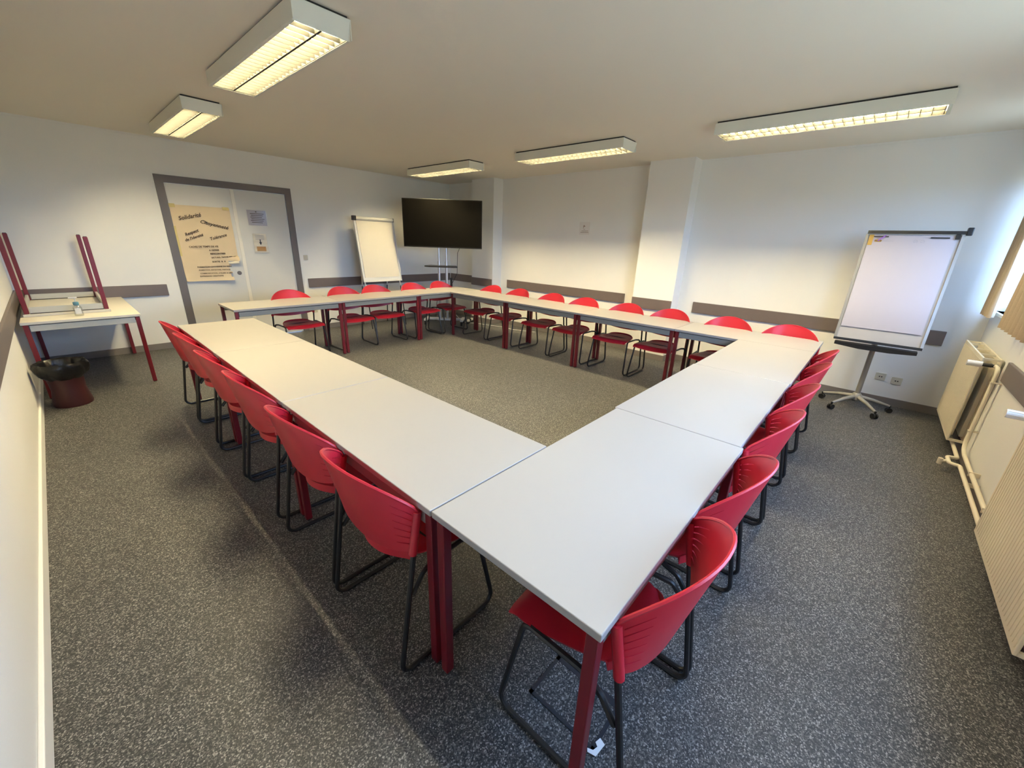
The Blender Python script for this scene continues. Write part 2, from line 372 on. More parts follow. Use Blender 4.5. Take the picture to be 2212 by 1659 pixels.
# two small sheets on the right leaf
n1 = thing('taped_notice', 'upper white notice in a plastic sleeve taped on the right door leaf', 'notice', group='notices on the right door leaf')
sheet(2.17, 2.43, 1.735, 1.955, lambda s, t: 0.004, 4, 4).obj('paper', PAPER, n1)
mb = MB()
for k in range(6): mb.box(2.21+0.01*(k % 2), 2.40-0.015*(k % 3), Y1-0.0052, Y1-0.0045, 1.900-k*0.025, 1.909-k*0.025)
mb.box(2.285, 2.305, Y1-0.0052, Y1-0.0045, 1.925, 1.94); mb.obj('printed_text', INK, n1)
sheet(2.155, 2.44, 1.73, 1.965, lambda s, t: 0.012+0.02*(1-t)*(1-s), 6, 6).obj('plastic_sleeve', SLEEVE, n1)
n2 = thing('taped_notice', 'lower crumpled notice with a down arrow taped on the right door leaf', 'notice', group='notices on the right door leaf')
sheet(2.195, 2.385, 1.33, 1.615, lambda s, t: 0.005+0.003*math.sin(t*20+s*4), 6, 16).obj('paper', PAPERW, n2)
MB().add([(2.27, Y1-0.010, 1.49), (2.31, Y1-0.010, 1.49), (2.29, Y1-0.010, 1.445)], [(0, 1, 2)]).box(2.283, 2.297, Y1-0.0105, Y1-0.0095, 1.485, 1.53).obj('arrow', INKB, n2)
mb = MB()
for k in range(4): mb.box(2.225, 2.35, Y1-0.0105, Y1-0.0098, 1.590-k*0.02, 1.596-k*0.02)
mb.obj('printed_text', GREYI, n2)
MB().box(2.225, 2.355, Y1-0.0105, Y1-0.0098, 1.355, 1.425).obj('orange_block', PATCHM, n2)
sheet(2.185, 2.395, 1.32, 1.62, lambda s, t: 0.014+0.006*math.sin(t*22), 4, 18).obj('plastic_sleeve', SLEEVE, n2)

# small sign on the right-hand wall (letter print too small to read)
sg = thing('wall_sign', 'small white paper sign on the right-hand wall between the two pilasters', 'sign')
MB().box(X1-0.003, X1, 3.825, 4.025, 1.79, 1.99).obj('paper', mat('pale_sign_paper', (0.80, 0.77, 0.73), 0.6, var=0.01), sg)
mb = MB()
mb.add([(X1-0.004, 3.945, 1.945), (X1-0.004, 3.945, 1.905), (X1-0.004, 3.905, 1.925)], [(0, 1, 2)])
mb.box(X1-0.0045, X1-0.0035, 3.942, 3.948, 1.885, 1.93); mb.box(X1-0.0045, X1-0.0035, 3.915, 3.94, 1.872, 1.879)
for k in range(9): mb.box(X1-0.0045, X1-0.0035, 3.965-k*0.0145, 3.976-k*0.0145, 1.846, 1.855)
for k in range(11): mb.box(X1-0.0045, X1-0.0035, 3.985-k*0.0145, 3.996-k*0.0145, 1.822, 1.832)
mb.obj('printed_text', BROWNI, sg)

# switches and sockets
sw = thing('light_switch', 'cream light switch right of the door frame', 'switch')
MB().box(2.915, 2.985, Y1-0.009, Y1, 1.215, 1.295, bev=0.003).obj('plate', SOCK, sw)
MB().box(2.928, 2.972, Y1-0.014, Y1-0.008, 1.232, 1.280, bev=0.002).obj('rocker', SOCK, sw)
def socket(loc, face, label, two=False):
    t = thing('wall_socket', label, 'socket', loc, 0 if face == 'y' else R(-90), 'sockets low on the walls')
    MB().box(-0.045, 0.045, -0.010, 0, -0.042, 0.042, bev=0.003).obj('plate', SOCK, t)
    MB().tube([(0, -0.0101, 0), (0, -0.012, 0)], 0.024, 16).obj('recess_ring', SOCK, t)
    mb = MB()
    for s_ in (-1, 1): mb.box(s_*0.010-0.006, s_*0.010+0.006, -0.0135, -0.0115, -0.006, 0.006)
    mb.obj('pin_holes', GAP, t); return t
socket((2.99, Y1, 0.35), 'y', 'cream socket low on the back wall, right of the door')
socket((X1, -0.275, 0.315), 'x', 'cream socket under the right flip chart, nearer the pole')
socket((X1, -0.418, 0.295), 'x', 'cream socket under the right flip chart, nearer the radiator')

# ------------------------------------------------------------------ windows and curtains
for i, (a, b, z0, z1) in enumerate(WINS):
    t = thing('window_%d' % (i+1), None, None); t['kind'] = 'structure'
    y0, y1 = Y0-0.15, Y0-0.10; f = 0.055; mb = MB()
    mb.box(a, a+f, y0, y1, z0, z1); mb.box(b-f, b, y0, y1, z0, z1); mb.box(a+f, b-f, y0, y1, z0, z0+f); mb.box(a+f, b-f, y0, y1, z1-f, z1)
    xm = (a+b)/2; mb.box(xm-0.045, xm+0.045, y0, y1, z0+f, z1-f); mb.obj('window_frame', WINF, t)
    MB().box(a+f, xm-0.045, y0+0.02, y0+0.026, z0+f, z1-f).obj('pane', GLASS, t)
    MB().box(xm+0.045, b-f, y0+0.02, y0+0.026, z0+f, z1-f).obj('pane', GLASS, t)
    MB().box(a, b, Y0-0.10, Y0+0.02, z0-0.03, z0, bev=0.004).obj('window_sill', WINF, t)
def curtain(x0, x1, ztop, zbot, waves, label, amp=0.028, yc=Y0+0.075, flare=0.05):
    t = thing('curtain', label, 'curtain', group='curtains on the window wall')
    n = waves*8; rows = 14; vs = []; fs = []
    for side in (0, 1):
        for j in range(rows+1):
            tt = j/rows; z = ztop+(zbot-ztop)*tt
            for i in range(n+1):
                s = i/n; A = amp*(0.45+0.55*tt)
                x = x0+(x1-x0)*s-flare*tt*(1-s)*0.5+flare*tt*s*0.3
                y = yc+A*math.sin(s*waves*2*math.pi+0.4*math.sin(tt*3))+side*0.0025
                vs.append((x, y, z))
    m_ = (rows+1)*(n+1)
    for side in (0, 1):
        for j in range(rows):
            for i in range(n):
                q = side*m_+j*(n+1)+i; fs.append((q, q+1, q+n+2, q+n+1))
    for i in range(n): q = rows*(n+1)+i; fs.append((q, q+1, q+1+m_, q+m_))
    for j in range(rows):
        for e in (0, n): q = j*(n+1)+e; fs.append((q, q+n+1, q+n+1+m_, q+m_))
    MB().add(vs, fs, 0, True).obj('cloth', CURT, t)
    MB().box(x0-0.02, x1+0.02, yc-0.012, yc+0.016, ztop-0.005, ztop+0.02).obj('curtain_track', WINF, t)
    return t
curtain(5.62, 6.02, 2.56, 1.135, 4, 'narrow curtain in the corner of the window wall, beside the bright gap')
curtain(4.15, 5.00, 2.56, 1.13, 7, 'tan curtain hanging above the pipe end of the far radiator', amp=0.035, yc=Y0+0.085)
curtain(0.35, 0.80, 2.56, 1.13, 4, 'curtain on the window wall beside the camera')
curtain(3.62, 3.98, 2.56, 1.13, 4, 'curtain on the window wall above the near radiator')

# ------------------------------------------------------------------ ceiling lights
LL, LW = 1.58, 0.31
def make_light():
    t = thing('ceiling_light', '', 'lamp', (0, 0, ZC), 0, 'louvred ceiling lights')
    z1, z0 = -0.014, -0.108; h, k = LW/2, LL/2; tz = 0.004; sl = 0.02
    mb = MB()
    mb.box(-h, h, -k, k, z1-0.004, z1)
    mb.box(-h, -h+tz, -k, k, z0, z1-0.004); mb.box(h-tz, h, -k, k, z0, z1-0.004)
    for s in (-1, 1):
        mb.prism([(s*k, z1-0.004), (s*(k-0.006), z1-0.004), (s*(k-sl-0.006), z0), (s*(k-sl), z0)], 'x', -h+tz, h-tz)
    mb.box(-h+tz, -h+0.018, -k+sl, k-sl, z0, z0+0.004); mb.box(h-0.018, h-tz, -k+sl, k-sl, z0, z0+0.004)
    mb.obj('housing', LAMPB, t)
    MB().box(-h+0.012, h-0.012, -k+0.012, k-0.012, z1, 0).obj('gap_shade_spacer', GAP, t)  # solid spacer; its dark colour paints the shadow line below the ceiling
    MB().box(-0.003, 0.003, -k+0.03, k-0.03, z0+0.026, z1-0.006).obj('centre_reflector', LAMPB, t)
    for s in (-1, 1):
        MB().tube([(s*0.072, -k+0.06, z0+0.064), (s*0.072, k-0.06, z0+0.064)], 0.018, 10).obj('tube', TUBE, t)
    lv = MB().box(-0.006, 0.006, -k+0.03, k-0.03, z0+0.004, z0+0.026).box(-h+0.018, -h+0.021, -k+0.03, k-0.03, z0+0.003, z0+0.036).box(h-0.021, h-0.018, -k+0.03, k-0.03, z0+0.003, z0+0.036).obj('louvre', BLADE, t)
    nb = 23; me = None
    for i in range(nb+1):
        y = -k+0.035+(2*k-0.07)*i/nb
        if me is None:
            b = MB().box(-h+0.021, -0.006, -0.0015, 0.0015, z0+0.006, z0+0.029).box(0.006, h-0.021, -0.0015, 0.0015, z0+0.006, z0+0.029); me = b.mesh('blade', BLADE)
        o = bpy.data.objects.new('blade', me); COL.objects.link(o); o.parent = lv; o.location = (0, y, 0)
    return t
lx, rx = 1.235, 4.605
l0 = make_light(); l0.location = (lx, 3.285, ZC); l0['label'] = 'larger of the two ceiling lights above the left row of tables'
dup(l0, (lx, 5.74, ZC), 0, 'smaller ceiling light above the door, left-most in view')
n0 = dup(l0, (lx, 0.86, ZC), 0, 'ceiling light above the near corner of the tables, beside the camera')
for c in n0.children:
    if c.name.startswith('tube'): c.data = c.data.copy(); c.data.materials.clear(); c.data.materials.append(TUBE2)
dup(l0, (rx, 0.72, ZC), 0, 'long ceiling light at the right, nearest the window wall')
dup(l0, (rx, 3.235, ZC), 0, 'ceiling light in front of the middle pilaster')
dup(l0, (rx, 5.72, ZC), 0, 'ceiling light above the television')

# ------------------------------------------------------------------ tables
TH = 0.767
TBL = {}
def make_table(L, W, label, group, apz=0.058, H=TH, ends=False, top=None):
    """long side along local y, origin at the x0,y0 corner on the floor"""
    t = thing('table', label, 'table', group=group)
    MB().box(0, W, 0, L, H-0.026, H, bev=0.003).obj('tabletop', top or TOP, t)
    ls = 0.036; zt = H-0.026
    leg = None
    for lx_ in (0.011, W-0.011-ls):
        for ly in (0.011, L-0.011-ls):
            o = MB().box(0, ls, 0, ls, 0.006, zt, bev=0.004)
            if leg is None: leg = o.mesh('leg', REDP)
            ob = bpy.data.objects.new('leg', leg); COL.objects.link(ob); ob.parent = t; ob.location = (lx_, ly, 0)
            MB().box(0.004, ls-0.004, 0.004, ls-0.004, 0.0, 0.012).obj('foot', BLKP, ob)
    a0 = zt-0.008-apz; ins = 0.016
    for x in (ins, W-ins-0.022): MB().box(x, x+0.022, 0.052, L-0.052, a0, zt-0.008, bev=0.002).box(x+0.004, x+0.018, 0.05, L-0.05, zt-0.008, zt, 1).obj('apron', [APRON2 if ends else APRON, GAP], t)  # second box is a dark strip painting the shadow line under the top
    if ends:
        for y in (ins, L-ins-0.022): MB().box(0.052, W-0.052, y, y+0.022, a0, zt-0.008, bev=0.002).box(0.05, W-0.05, y+0.004, y+0.018, zt-0.008, zt, 1).obj('apron', [APRON2, GAP], t)  # same painted shadow strip above the end aprons
    else:
        for y in (0.18, L-0.21): MB().box(0.04, W-0.04, y, y+0.03, zt-0.045, zt-0.001).obj('cross_rail', APRON, t)
    return t
def place_table(L, x, y, rz, label, W=0.652):
    key = (L, W)
    if key not in TBL:
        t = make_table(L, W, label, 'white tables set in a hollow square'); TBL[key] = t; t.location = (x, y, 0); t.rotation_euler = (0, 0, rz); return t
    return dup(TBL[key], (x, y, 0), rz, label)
# left row (long side along y)
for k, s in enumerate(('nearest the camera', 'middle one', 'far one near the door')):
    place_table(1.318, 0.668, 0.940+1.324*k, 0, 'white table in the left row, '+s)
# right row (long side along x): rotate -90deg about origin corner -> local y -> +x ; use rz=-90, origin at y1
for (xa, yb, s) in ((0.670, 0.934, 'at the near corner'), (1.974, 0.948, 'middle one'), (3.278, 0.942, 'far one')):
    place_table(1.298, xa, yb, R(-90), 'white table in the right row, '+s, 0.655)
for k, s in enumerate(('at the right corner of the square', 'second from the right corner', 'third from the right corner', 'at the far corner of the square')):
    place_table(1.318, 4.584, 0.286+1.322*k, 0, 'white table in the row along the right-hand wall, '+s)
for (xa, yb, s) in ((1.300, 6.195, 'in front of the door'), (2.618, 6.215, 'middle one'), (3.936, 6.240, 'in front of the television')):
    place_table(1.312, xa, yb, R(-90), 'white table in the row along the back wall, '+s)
st = make_table(1.60, 0.845, 'white table against the left wall, carrying an upturned table', None, ends=True, top=TOP2); st.location = (-0.332, 5.82, 0)
ut = make_table(1.22, 0.625, 'table lying upside down, red legs up, on the table by the left wall', None, ends=True, top=TOP2)
ut.rotation_euler = (0, R(180), 0); ut.location = (0.315, 6.15, TH+TH+0.001)

# ------------------------------------------------------------------ chairs
HW = 0.275; TR = 0.0105
def chair_parts(t):
    # backrest shell with slots at both ends
    nu, zr = 32, []
    def top(s): return 0.725+0.155*max(0.0, 1-abs(s)**2.1)**0.62
    def bot(s): return 0.572-0.042*(1-s*s)**0.8
    def yy(s, tt): return 0.086+0.026*tt-(0.058+0.112*tt)*(1-abs(s)**2.2)**0.80
    rows = [0, .06, .16, .19, .29, .32, .42, .45, .55, .58, .68, .71, .81, .84, .93, 1.0]
    slot_rows = {2, 4, 6, 8, 10, 12}
    us = []
    k = 30
    us = [-1, -.975, -.93, -.86, -.80, -.76, -.68, -.62, -.52, -.42, -.32, -.21, -.105, 0]
    us = us+[-u for u in us[:-1]][::-1]
    thk = 0.0055
    def pt(u, tt): 
        z = bot(u)+(top(u)-bot(u))*tt; return Vector((u*HW, yy(u, tt), z))
    vs = []; nu = len(us); nr = len(rows)
    for side in (0, 1):
        for j, tt in enumerate(rows):
            for i, u in enumerate(us):
                t2 = tt
                # slots taper toward the middle
                if abs(u) < 0.95 and j+1 < nr and (j in slot_rows or (j-1) in slot_rows):
                    c = (rows[j]+rows[j+1])/2 if j in slot_rows else (rows[j-1]+rows[j])/2
                    fade = 0.66*min(1, max(0.06, (abs(u)-0.76)/0.16)); 
                    if abs(u) < 0.74: fade = 1
                    t2 = c+(tt-c)*fade
                p = pt(u, t2); e = 1e-3
                du = pt(min(1, u+e), t2)-pt(max(-1, u-e), t2); dt = pt(u, min(1, t2+e))-pt(u, max(0, t2-e)); nrm = du.cross(dt).normalized()
                vs.append(p+nrm*(thk*(side-0.5)))
    M = nr*nu; fs = []; keep = set()
    for j in range(nr-1):
        for i in range(nu-1):
            um = (us[i]+us[i+1])/2
            if j in slot_rows and 0.79 < abs(um) < 0.965: continue
            keep.add((i, j))
    for (i, j) in keep:
        a = j*nu+i; fs.append((a, a+1, a+nu+1, a+nu)); fs.append((M+a, M+a+nu, M+a+nu+1, M+a+1))
        for (di, dj, p, q) in ((-1, 0, a, a+nu), (1, 0, a+1, a+nu+1), (0, -1, a, a+1), (0, 1, a+nu, a+nu+1)):
            if (i+di, j+dj) not in keep: fs.append((p, q, q+M, p+M))
    MB().add(vs, fs, 0, True).obj('backrest', SHELL, t)
    # rolled top rim
    rim = [pt(u, 1.0) for u in us]
    bk = t.children[-1] if t.children else None
    bk = [c for c in t.children if c.name.startswith('backrest')][0]
    MB().tube(rim, 0.0062, 6).obj('rim', SHELL, bk)
    for s in (-1, 1):
        MB().tube([(s*HW, 0.082, 0.555), (s*HW, 0.112, 0.725)], 0.0155, 10).obj('sleeve', SHELL, bk)
    # seat
    nx, ny = 14, 20; vs = []; top_ = []; sw_ = 0.232
    def seat(s, v):
        # s -1..1 across, v 0 rear .. 1 front; the rear end stands up as a low lip, the front end rolls down
        rear = 0.150-0.088*(1-abs(s)**2.2); front = 0.520-0.020*s*s
        q = max(0.0, (v-0.20)/0.80); lip = max(0.0, 1-v/0.20)
        wdt = 0.185+0.068*min(1, q*1.5)**0.8-0.008*max(0, q-0.85)/0.15
        y = rear+0.012+(front-rear-0.012)*q-0.012*lip+0.006*lip*(1-lip)
        z = 0.462-0.014*(1-s*s)*math.sin(math.pi*min(1, q*1.1))-0.020*(1-q)*(1-s*s)*(q < 1)*0+0.016*(lip*lip*(3-2*lip))*(1-0.9*s**4)-0.036*max(0, (q-0.86)/0.14)**1.6*(1-0.35*s*s)-0.008*(abs(s) > 0.92)
        return Vector((s*wdt, y, z))
    for side in (0, 1):
        for j in range(ny+1):
            for i in range(nx+1):
                p = seat(-1+2*i/nx, j/ny); p.z -= side*(0.010+0.030*max(0.0, 1-j/ny/0.12))
                if side and i in (0, nx): p.x *= 0.985
                vs.append(p)
    M = (nx+1)*(ny+1); fs = []
    for j in range(ny):
        for i in range(nx):
            a = j*(nx+1)+i; fs += [(a, a+1, a+nx+2, a+nx+1), (M+a, M+a+nx+1, M+a+nx+2, M+a+1)]
    for i in range(nx):
        for j in (0, ny): a = j*(nx+1)+i; fs.append((a, a+1, a+1+M, a+M))
    for j in range(ny):
        for i in (0, nx): a = j*(nx+1)+i; fs.append((a, a+nx+1, a+nx+1+M, a+M))
    MB().add(vs, fs, 0, True).obj('seat', SHELL, t)
    for s in (-1, 1):
        x = s*HW; xi = s*0.205
        main = [(x, 0.108, 0.70), (x, 0.0, TR), (x, 0.505, TR), (x*0.90, 0.425, 0.445), (x*0.92, 0.20, 0.447), (x*0.98, 0.125, 0.438), (x, 0.072, 0.375)]
        pts = fillet(main, [0, 0.045, 0.045, 0.035, 0.06, 0.035, 0], 5)
        MB().tube(pts, TR, 8).obj('side_frame', BLK, t)
    MB().tube([(-0.205, 0.24, 0.447), (0.205, 0.24, 0.447)], 0.008, 6).obj('cross_bar', BLK, t)
CH = None
def chair(x, y, rz, label):
    """origin: middle between the rear floor corners; faces local +y"""
    global CH
    if CH is None:
        CH = thing('chair', label, 'chair', (x, y, 0), rz, 'red plastic chairs around the tables'); chair_parts(CH); return CH
    return dup(CH, (x, y, 0), rz, label)
od = ['first', 'second', 'third', 'fourth', 'fifth', 'sixth', 'seventh', 'eighth']
for k, y in enumerate((1.287, 1.890, 2.608, 3.226, 3.915, 4.515)):
    lab = 'red chair behind the left row, '+(['nearest the camera', 'second from the camera', 'third from the camera', 'third from the far end', 'second from the far end', 'last one, by the door'][k])
    chair(0.555+(0.004*(k % 3)), y, R(-90)+R((0, 0.8, -0.8, 0.5, 0, -1)[k]), lab)
for k, x in enumerate((1.035, 1.622, 2.322, 2.925, 3.612, 4.190)):
    lab = 'red chair beside the right row, '+(['nearest the camera', 'second from the camera', 'third from the camera', 'third from the far end', 'second from the far end', 'last one, by the white flip chart'][k])
    chair(x, 0.172, R((0.5, -0.6, 0.4, 0, 0.6, 0)[k]), lab)
for k, y in enumerate((0.585, 1.205, 1.90, 2.51, 3.20, 3.805, 4.52, 5.16)):
    lab = 'red chair facing us by the right-hand wall, '+od[k]+' from the right corner'
    chair(5.248, y, R(90)+R((0, 0.5, -0.5, 0, 0.8, 0, -0.6, 0.4)[k]), lab)
for k, x in enumerate((2.150, 2.918, 3.470, 4.200, 4.812)):
    lab = 'red chair facing us by the back wall, '+(['in front of the right door jamb', 'second from the left', 'in front of the cream flip chart', 'under the left end of the television', 'in front of the television stand'][k])
    chair(x, 6.185, R(180)+R((0, 1, -0.6, 0, 0.5)[k]), lab)

# ------------------------------------------------------------------ things on and under the side table
bt = thing('soap_bottle', 'clear pump bottle of hand gel on the table with the upturned table', 'bottle', (0.068, 6.0, TH))
MB().lathe([(0.001, 0.001), (0.030, 0.001), (0.033, 0.008), (0.033, 0.085), (0.027, 0.100), (0.015, 0.108), (0.001, 0.108)], n=20).obj('body', GEL, bt)
MB().lathe([(0.020, 0.108), (0.022, 0.112), (0.022, 0.138), (0.016, 0.142), (0.001, 0.142)], n=16).obj('blue_cap', BLUE, bt)
MB().tube([(0, 0, 0.14), (0, 0, 0.178)], 0.005, 8).box(-0.042, 0.020, -0.008, 0.008, 0.176, 0.190, bev=0.003).obj('pump', PLW, bt)
MB().box(-0.022, 0.022, -0.0345, -0.0325, 0.025, 0.080).obj('label', PLW, bt)
bn = thing('waste_bin', 'dark red waste bin with a black bag, beside the table at the left wall', 'bin', (-0.165, 5.55, 0))
MB().lathe([(0.001, 0.0), (0.135, 0.0), (0.140, 0.02), (0.118, 0.16), (0.126, 0.28), (0.158, 0.40), (0.152, 0.40), (0.120, 0.28), (0.001, 0.03)], n=32).obj('bin_body', BIN, bn)
def wob(a, i): return 0.05*math.sin(a*7+i)+0.03*math.sin(a*13+i*2.1)
MB().lathe([(0.128, 0.27), (0.165, 0.31), (0.180, 0.36), (0.184, 0.40), (0.172, 0.425), (0.150, 0.415), (0.132, 0.36), (0.115, 0.28), (0.07, 0.22), (0.001, 0.20)], n=56, wob=wob).obj('bin_bag', BAG, bn)

# ------------------------------------------------------------------ television on its stand
P1, P2 = Vector((4.505, 6.80, 0)), Vector((5.475, 5.71, 0))
tc = (P1+P2)/2; dv = (P2-P1).normalized(); ang = math.atan2(dv.y, dv.x); tw = (P2-P1).length
tv = thing('television', 'large black flat television in the far corner', 'television', (tc.x, tc.y, 0), ang)
hz0, hz1 = 1.482, 2.315
MB().box(-tw/2, tw/2, -0.012, 0.028, hz0, hz1, bev=0.004).obj('casing', BLKP, tv)
MB().box(-tw/2+0.010, tw/2-0.010, -0.0135, -0.0115, hz0+0.018, hz1-0.010).obj('screen', SCREEN, tv)
MB().box(-0.35, 0.35, 0.028, 0.06, hz0+0.12, hz1-0.25, bev=0.006).obj('rear_cover', BLKP, tv)
ts = thing('television_stand', 'silver twin-pole stand on castors with a black shelf, under the television', 'stand', (tc.x, tc.y, 0), ang)
for s in (-1, 1):
    o = MB().tube([(s*0.072-0.03, 0.105, 0.13), (s*0.072-0.03, 0.105, 1.20)], 0.026, 14).tube([(s*0.072-0.03, 0.105, 1.19), (s*0.072-0.03, 0.105, 1.23)], 0.030, 14).tube([(s*0.072-0.03, 0.105, 1.22), (s*0.072-0.03, 0.105, 1.95)], 0.019, 14).obj('pole', STEEL, ts)
MB().prism([(-0.34, -0.10), (-0.25, -0.16), (0.20, -0.16), (0.28, -0.10), (0.22, 0.14), (-0.28, 0.14)], 'z', 1.135, 1.16).obj('shelf', BLKP, ts)
MB().box(-0.28, 0.22, 0.064, 0.080, 1.62, 2.08, bev=0.003).obj('mounting_plate', BLK, ts)
MB().box(-0.42, 0.36, 0.175, 0.235, 0.085, 0.13, bev=0.008).box(-0.16, 0.10, 0.07, 0.20, 0.10, 0.135, bev=0.006).box(-0.42, -0.36, 0.02, 0.36, 0.085, 0.125, bev=0.008).box(0.30, 0.36, 0.02, 0.36, 0.085, 0.125, bev=0.008).obj('base', PLW, ts)
for (a, b) in ((-0.39, 0.05), (-0.39, 0.33), (0.33, 0.05), (0.33, 0.33)):
    MB().tube([(a-0.016, b, 0.036), (a+0.016, b, 0.036)], 0.036, 14).box(a-0.02, a+0.02, b-0.015, b+0.02, 0.05, 0.086).obj('castor', BLKP, ts)
MB().box(0.11, 0.15, 0.10, 0.13, 0.74, 0.93, bev=0.003).obj('power_brick', BLKP, ts)
# cables
c1 = thing('power_cable', 'black cable hanging from the television to the floor', 'cable')
MB().tube(fillet([(5.24, 6.06, 1.50), (5.30, 6.20, 1.40), (5.42, 6.36, 1.0), (5.36, 6.46, 0.78), (5.10, 6.60, 0.60), (5.15, 6.75, 0.006), (5.35, 7.0, 0.006)], 0.1, 6), 0.005, 6).obj('cable_run', BLKP, c1)
c2 = thing('white_cable', 'white cable looping along the floor below the far corner tables', 'cable')
MB().tube(fillet([(5.10, 6.75, 0.30), (5.32, 6.55, 0.34), (5.42, 6.42, 0.16), (5.50, 6.30, 0.010), (5.66, 6.0, 0.010), (5.72, 5.72, 0.010), (5.80, 5.45, 0.010), (5.78, 5.1, 0.010), (5.95, 4.7, 0.010)], 0.12, 6), 0.006, 6).obj('cable_run', PLW, c2)
ps = thing('power_strip', 'black power strip with plugs on the floor behind the far corner tables', 'power strip', (5.62, 6.20, 0), R(25))
MB().box(-0.16, 0.16, -0.028, 0.028, 0, 0.040, bev=0.005).obj('strip_body', BLKP, ps)
for k in range(3): MB().box(-0.11+k*0.09, -0.06+k*0.09, -0.022, 0.022, 0.040, 0.085, bev=0.006).obj('plug', PLW if k != 1 else BLKP, ps)

# ------------------------------------------------------------------ cream flip chart (back wall)
fl = thing('flip_chart', 'cream flip chart on thin legs, left of the television', 'flip chart')
bx0, bx1 = 3.735, 4.525
def FY(z): return 6.98+(z-0.86)*0.17   # board plane leans back towards the wall
def slab(x0, x1, z0, z1, off, th): # panel parallel to the board
    a, b = FY(z0)-off, FY(z1)-off
    return [(x0, a, z0), (x1, a, z0), (x1, b, z1), (x0, b, z1), (x0, a+th, z0), (x1, a+th, z0), (x1, b+th, z1), (x0, b+th, z1)]
BF = [(0,1,2,3),(4,7,6,5),(0,4,5,1),(1,5,6,2),(2,6,7,3),(3,7,4,0)]
MB().add(slab(bx0, bx1, 0.862, 1.93, 0, 0.022), BF).obj('board', mat('white_board', (0.80, 0.79, 0.76), 0.35, var=0.01), fl)
MB().add(slab(bx0+0.035, bx1-0.035, 0.925, 1.90, 0.007, 0.006), BF).obj('paper_pad', PAPERW, fl)
hd = MB().tube([(bx0+0.03, FY(1.93)-0.012, 1.935), (bx1-0.02, FY(1.93)-0.012, 1.935)], 0.032, 14).obj('clamp_bar', mat('pale_clamp_bar', (0.72, 0.69, 0.62), 0.35, var=0.02), fl)
MB().box(bx0-0.025, bx0+0.032, FY(1.93)-0.05, FY(1.93)+0.03, 1.895, 1.975, bev=0.008).obj('end_cap', BLKP, hd)
MB().box(bx1-0.022, bx1-0.008, FY(1.93)-0.048, FY(1.93)+0.024, 1.90, 1.968, bev=0.006).obj('end_cap', GREYM, hd)
MB().add(slab(bx0-0.006, bx0+0.012, 0.855, 1.93, 0.008, 0.032), BF).obj('side_rail', PLW, fl)
MB().add(slab(bx1-0.012, bx1+0.006, 0.855, 1.93, 0.008, 0.032), BF).obj('side_rail', PLW, fl)
MB().add(slab(bx0-0.006, bx1+0.006, 0.845, 0.872, 0.012, 0.036), BF).obj('bottom_rail', PLW, fl)
for x in (bx0+0.03, bx1-0.03):
    o = MB().tube([(x, FY(0.95)+0.03, 0.95), (x, FY(0.76)+0.02, 0.74)], 0.013, 10).obj('leg_sleeve', PLW, fl)
    MB().tube([(x, FY(0.76)+0.02, 0.76), (x, 6.86, 0.0)], 0.010, 10).obj('leg', BLK, fl)
for x in (bx0+0.13, bx1-0.13):
    o = MB().tube([(x, FY(1.88)+0.03, 1.88), (x, 7.30, 0.74)], 0.013, 10).obj('leg_sleeve', PLW, fl)
    MB().tube([(x, 7.30, 0.76), (x, 7.38, 0.0)], 0.010, 10).obj('leg', BLK, fl)

# ------------------------------------------------------------------ white flip chart on castors (right)
fr = thing('flip_chart', 'white flip chart on a grey pedestal with castors by the right-hand wall', 'flip chart', (0, 0, 0))
ya, yb = 0.222, -0.467
def FX(z): return 5.60+(z-0.76)*0.13
def slabx(y0, y1, z0, z1, off, th):
    a, b = FX(z0)-off, FX(z1)-off
    return [(a, y0, z0), (a, y1, z0), (b, y1, z1), (b, y0, z1), (a+th, y0, z0), (a+th, y1, z0), (b+th, y1, z1), (b+th, y0, z1)]
MB().add(slabx(yb, ya, 0.775, 1.84, 0, 0.02), BF).obj('board', mat('bright_white_board', (0.42, 0.40, 0.39), 0.25, var=0.01), fr)
MB().add(slabx(yb+0.035, ya-0.02, 0.905, 1.835, 0.010, 0.009), BF).obj('paper_pad', PAPER, fr)
for y in (ya, yb): MB().add(slabx(y-0.011, y+0.011, 0.765, 1.84, 0.012, 0.036), BF).obj('side_rail', GREYM if y > 0 else STEEL, fr)
cb = MB().add(slabx(yb-0.03, ya+0.002, 1.845, 1.875, 0.03, 0.06), BF).obj('clamp_bar', BLKP, fr)
MB().box(FX(1.87)-0.04, FX(1.87)+0.03, yb-0.05, yb-0.01, 1.835, 1.905, bev=0.006).obj('clamp_lever', BLKP, cb)
MB().add(slabx(yb+0.02, yb+0.05, 1.80, 1.85, 0.022, 0.012), BF).obj('hinge', BLKP, cb)
MB().add(slabx(ya-0.17, ya-0.055, 1.812, 1.822, 0.020, 0.009), BF).obj('paper_clip', BLKP, fr)
MB().add(slabx(yb+0.085, yb+0.215, 1.807, 1.818, 0.020, 0.009), BF).obj('paper_clip', BLKP, fr)
MB().add(slabx(yb-0.008, ya+0.008, 0.758, 0.782, 0.020, 0.045), BF).obj('lower_clamp', BLKP, fr)
MB().prism([(yb+0.02, 0.742), (ya-0.012, 0.742), (ya-0.012, 0.715), (0.0, 0.695), (-0.24, 0.695), (yb+0.02, 0.712)], 'x', FX(0.74)-0.075, FX(0.74)+0.02).obj('pen_tray', BLKP, fr)
MB().add(slabx(ya-0.055, ya-0.02, 1.735, 1.836, 0.014, 0.004), BF).obj('yellow_corner', YEL, fr)
Mx = Matrix.Translation((FX(1.765)-0.016, 0.115, 1.765)) @ Matrix.Rotation(R(45), 4, 'X')
MB().box(-0.0015, 0.0015, 0.012, 0.022, 0.0, 0.075, M=Mx).obj('purple_stroke', PURP, fr)
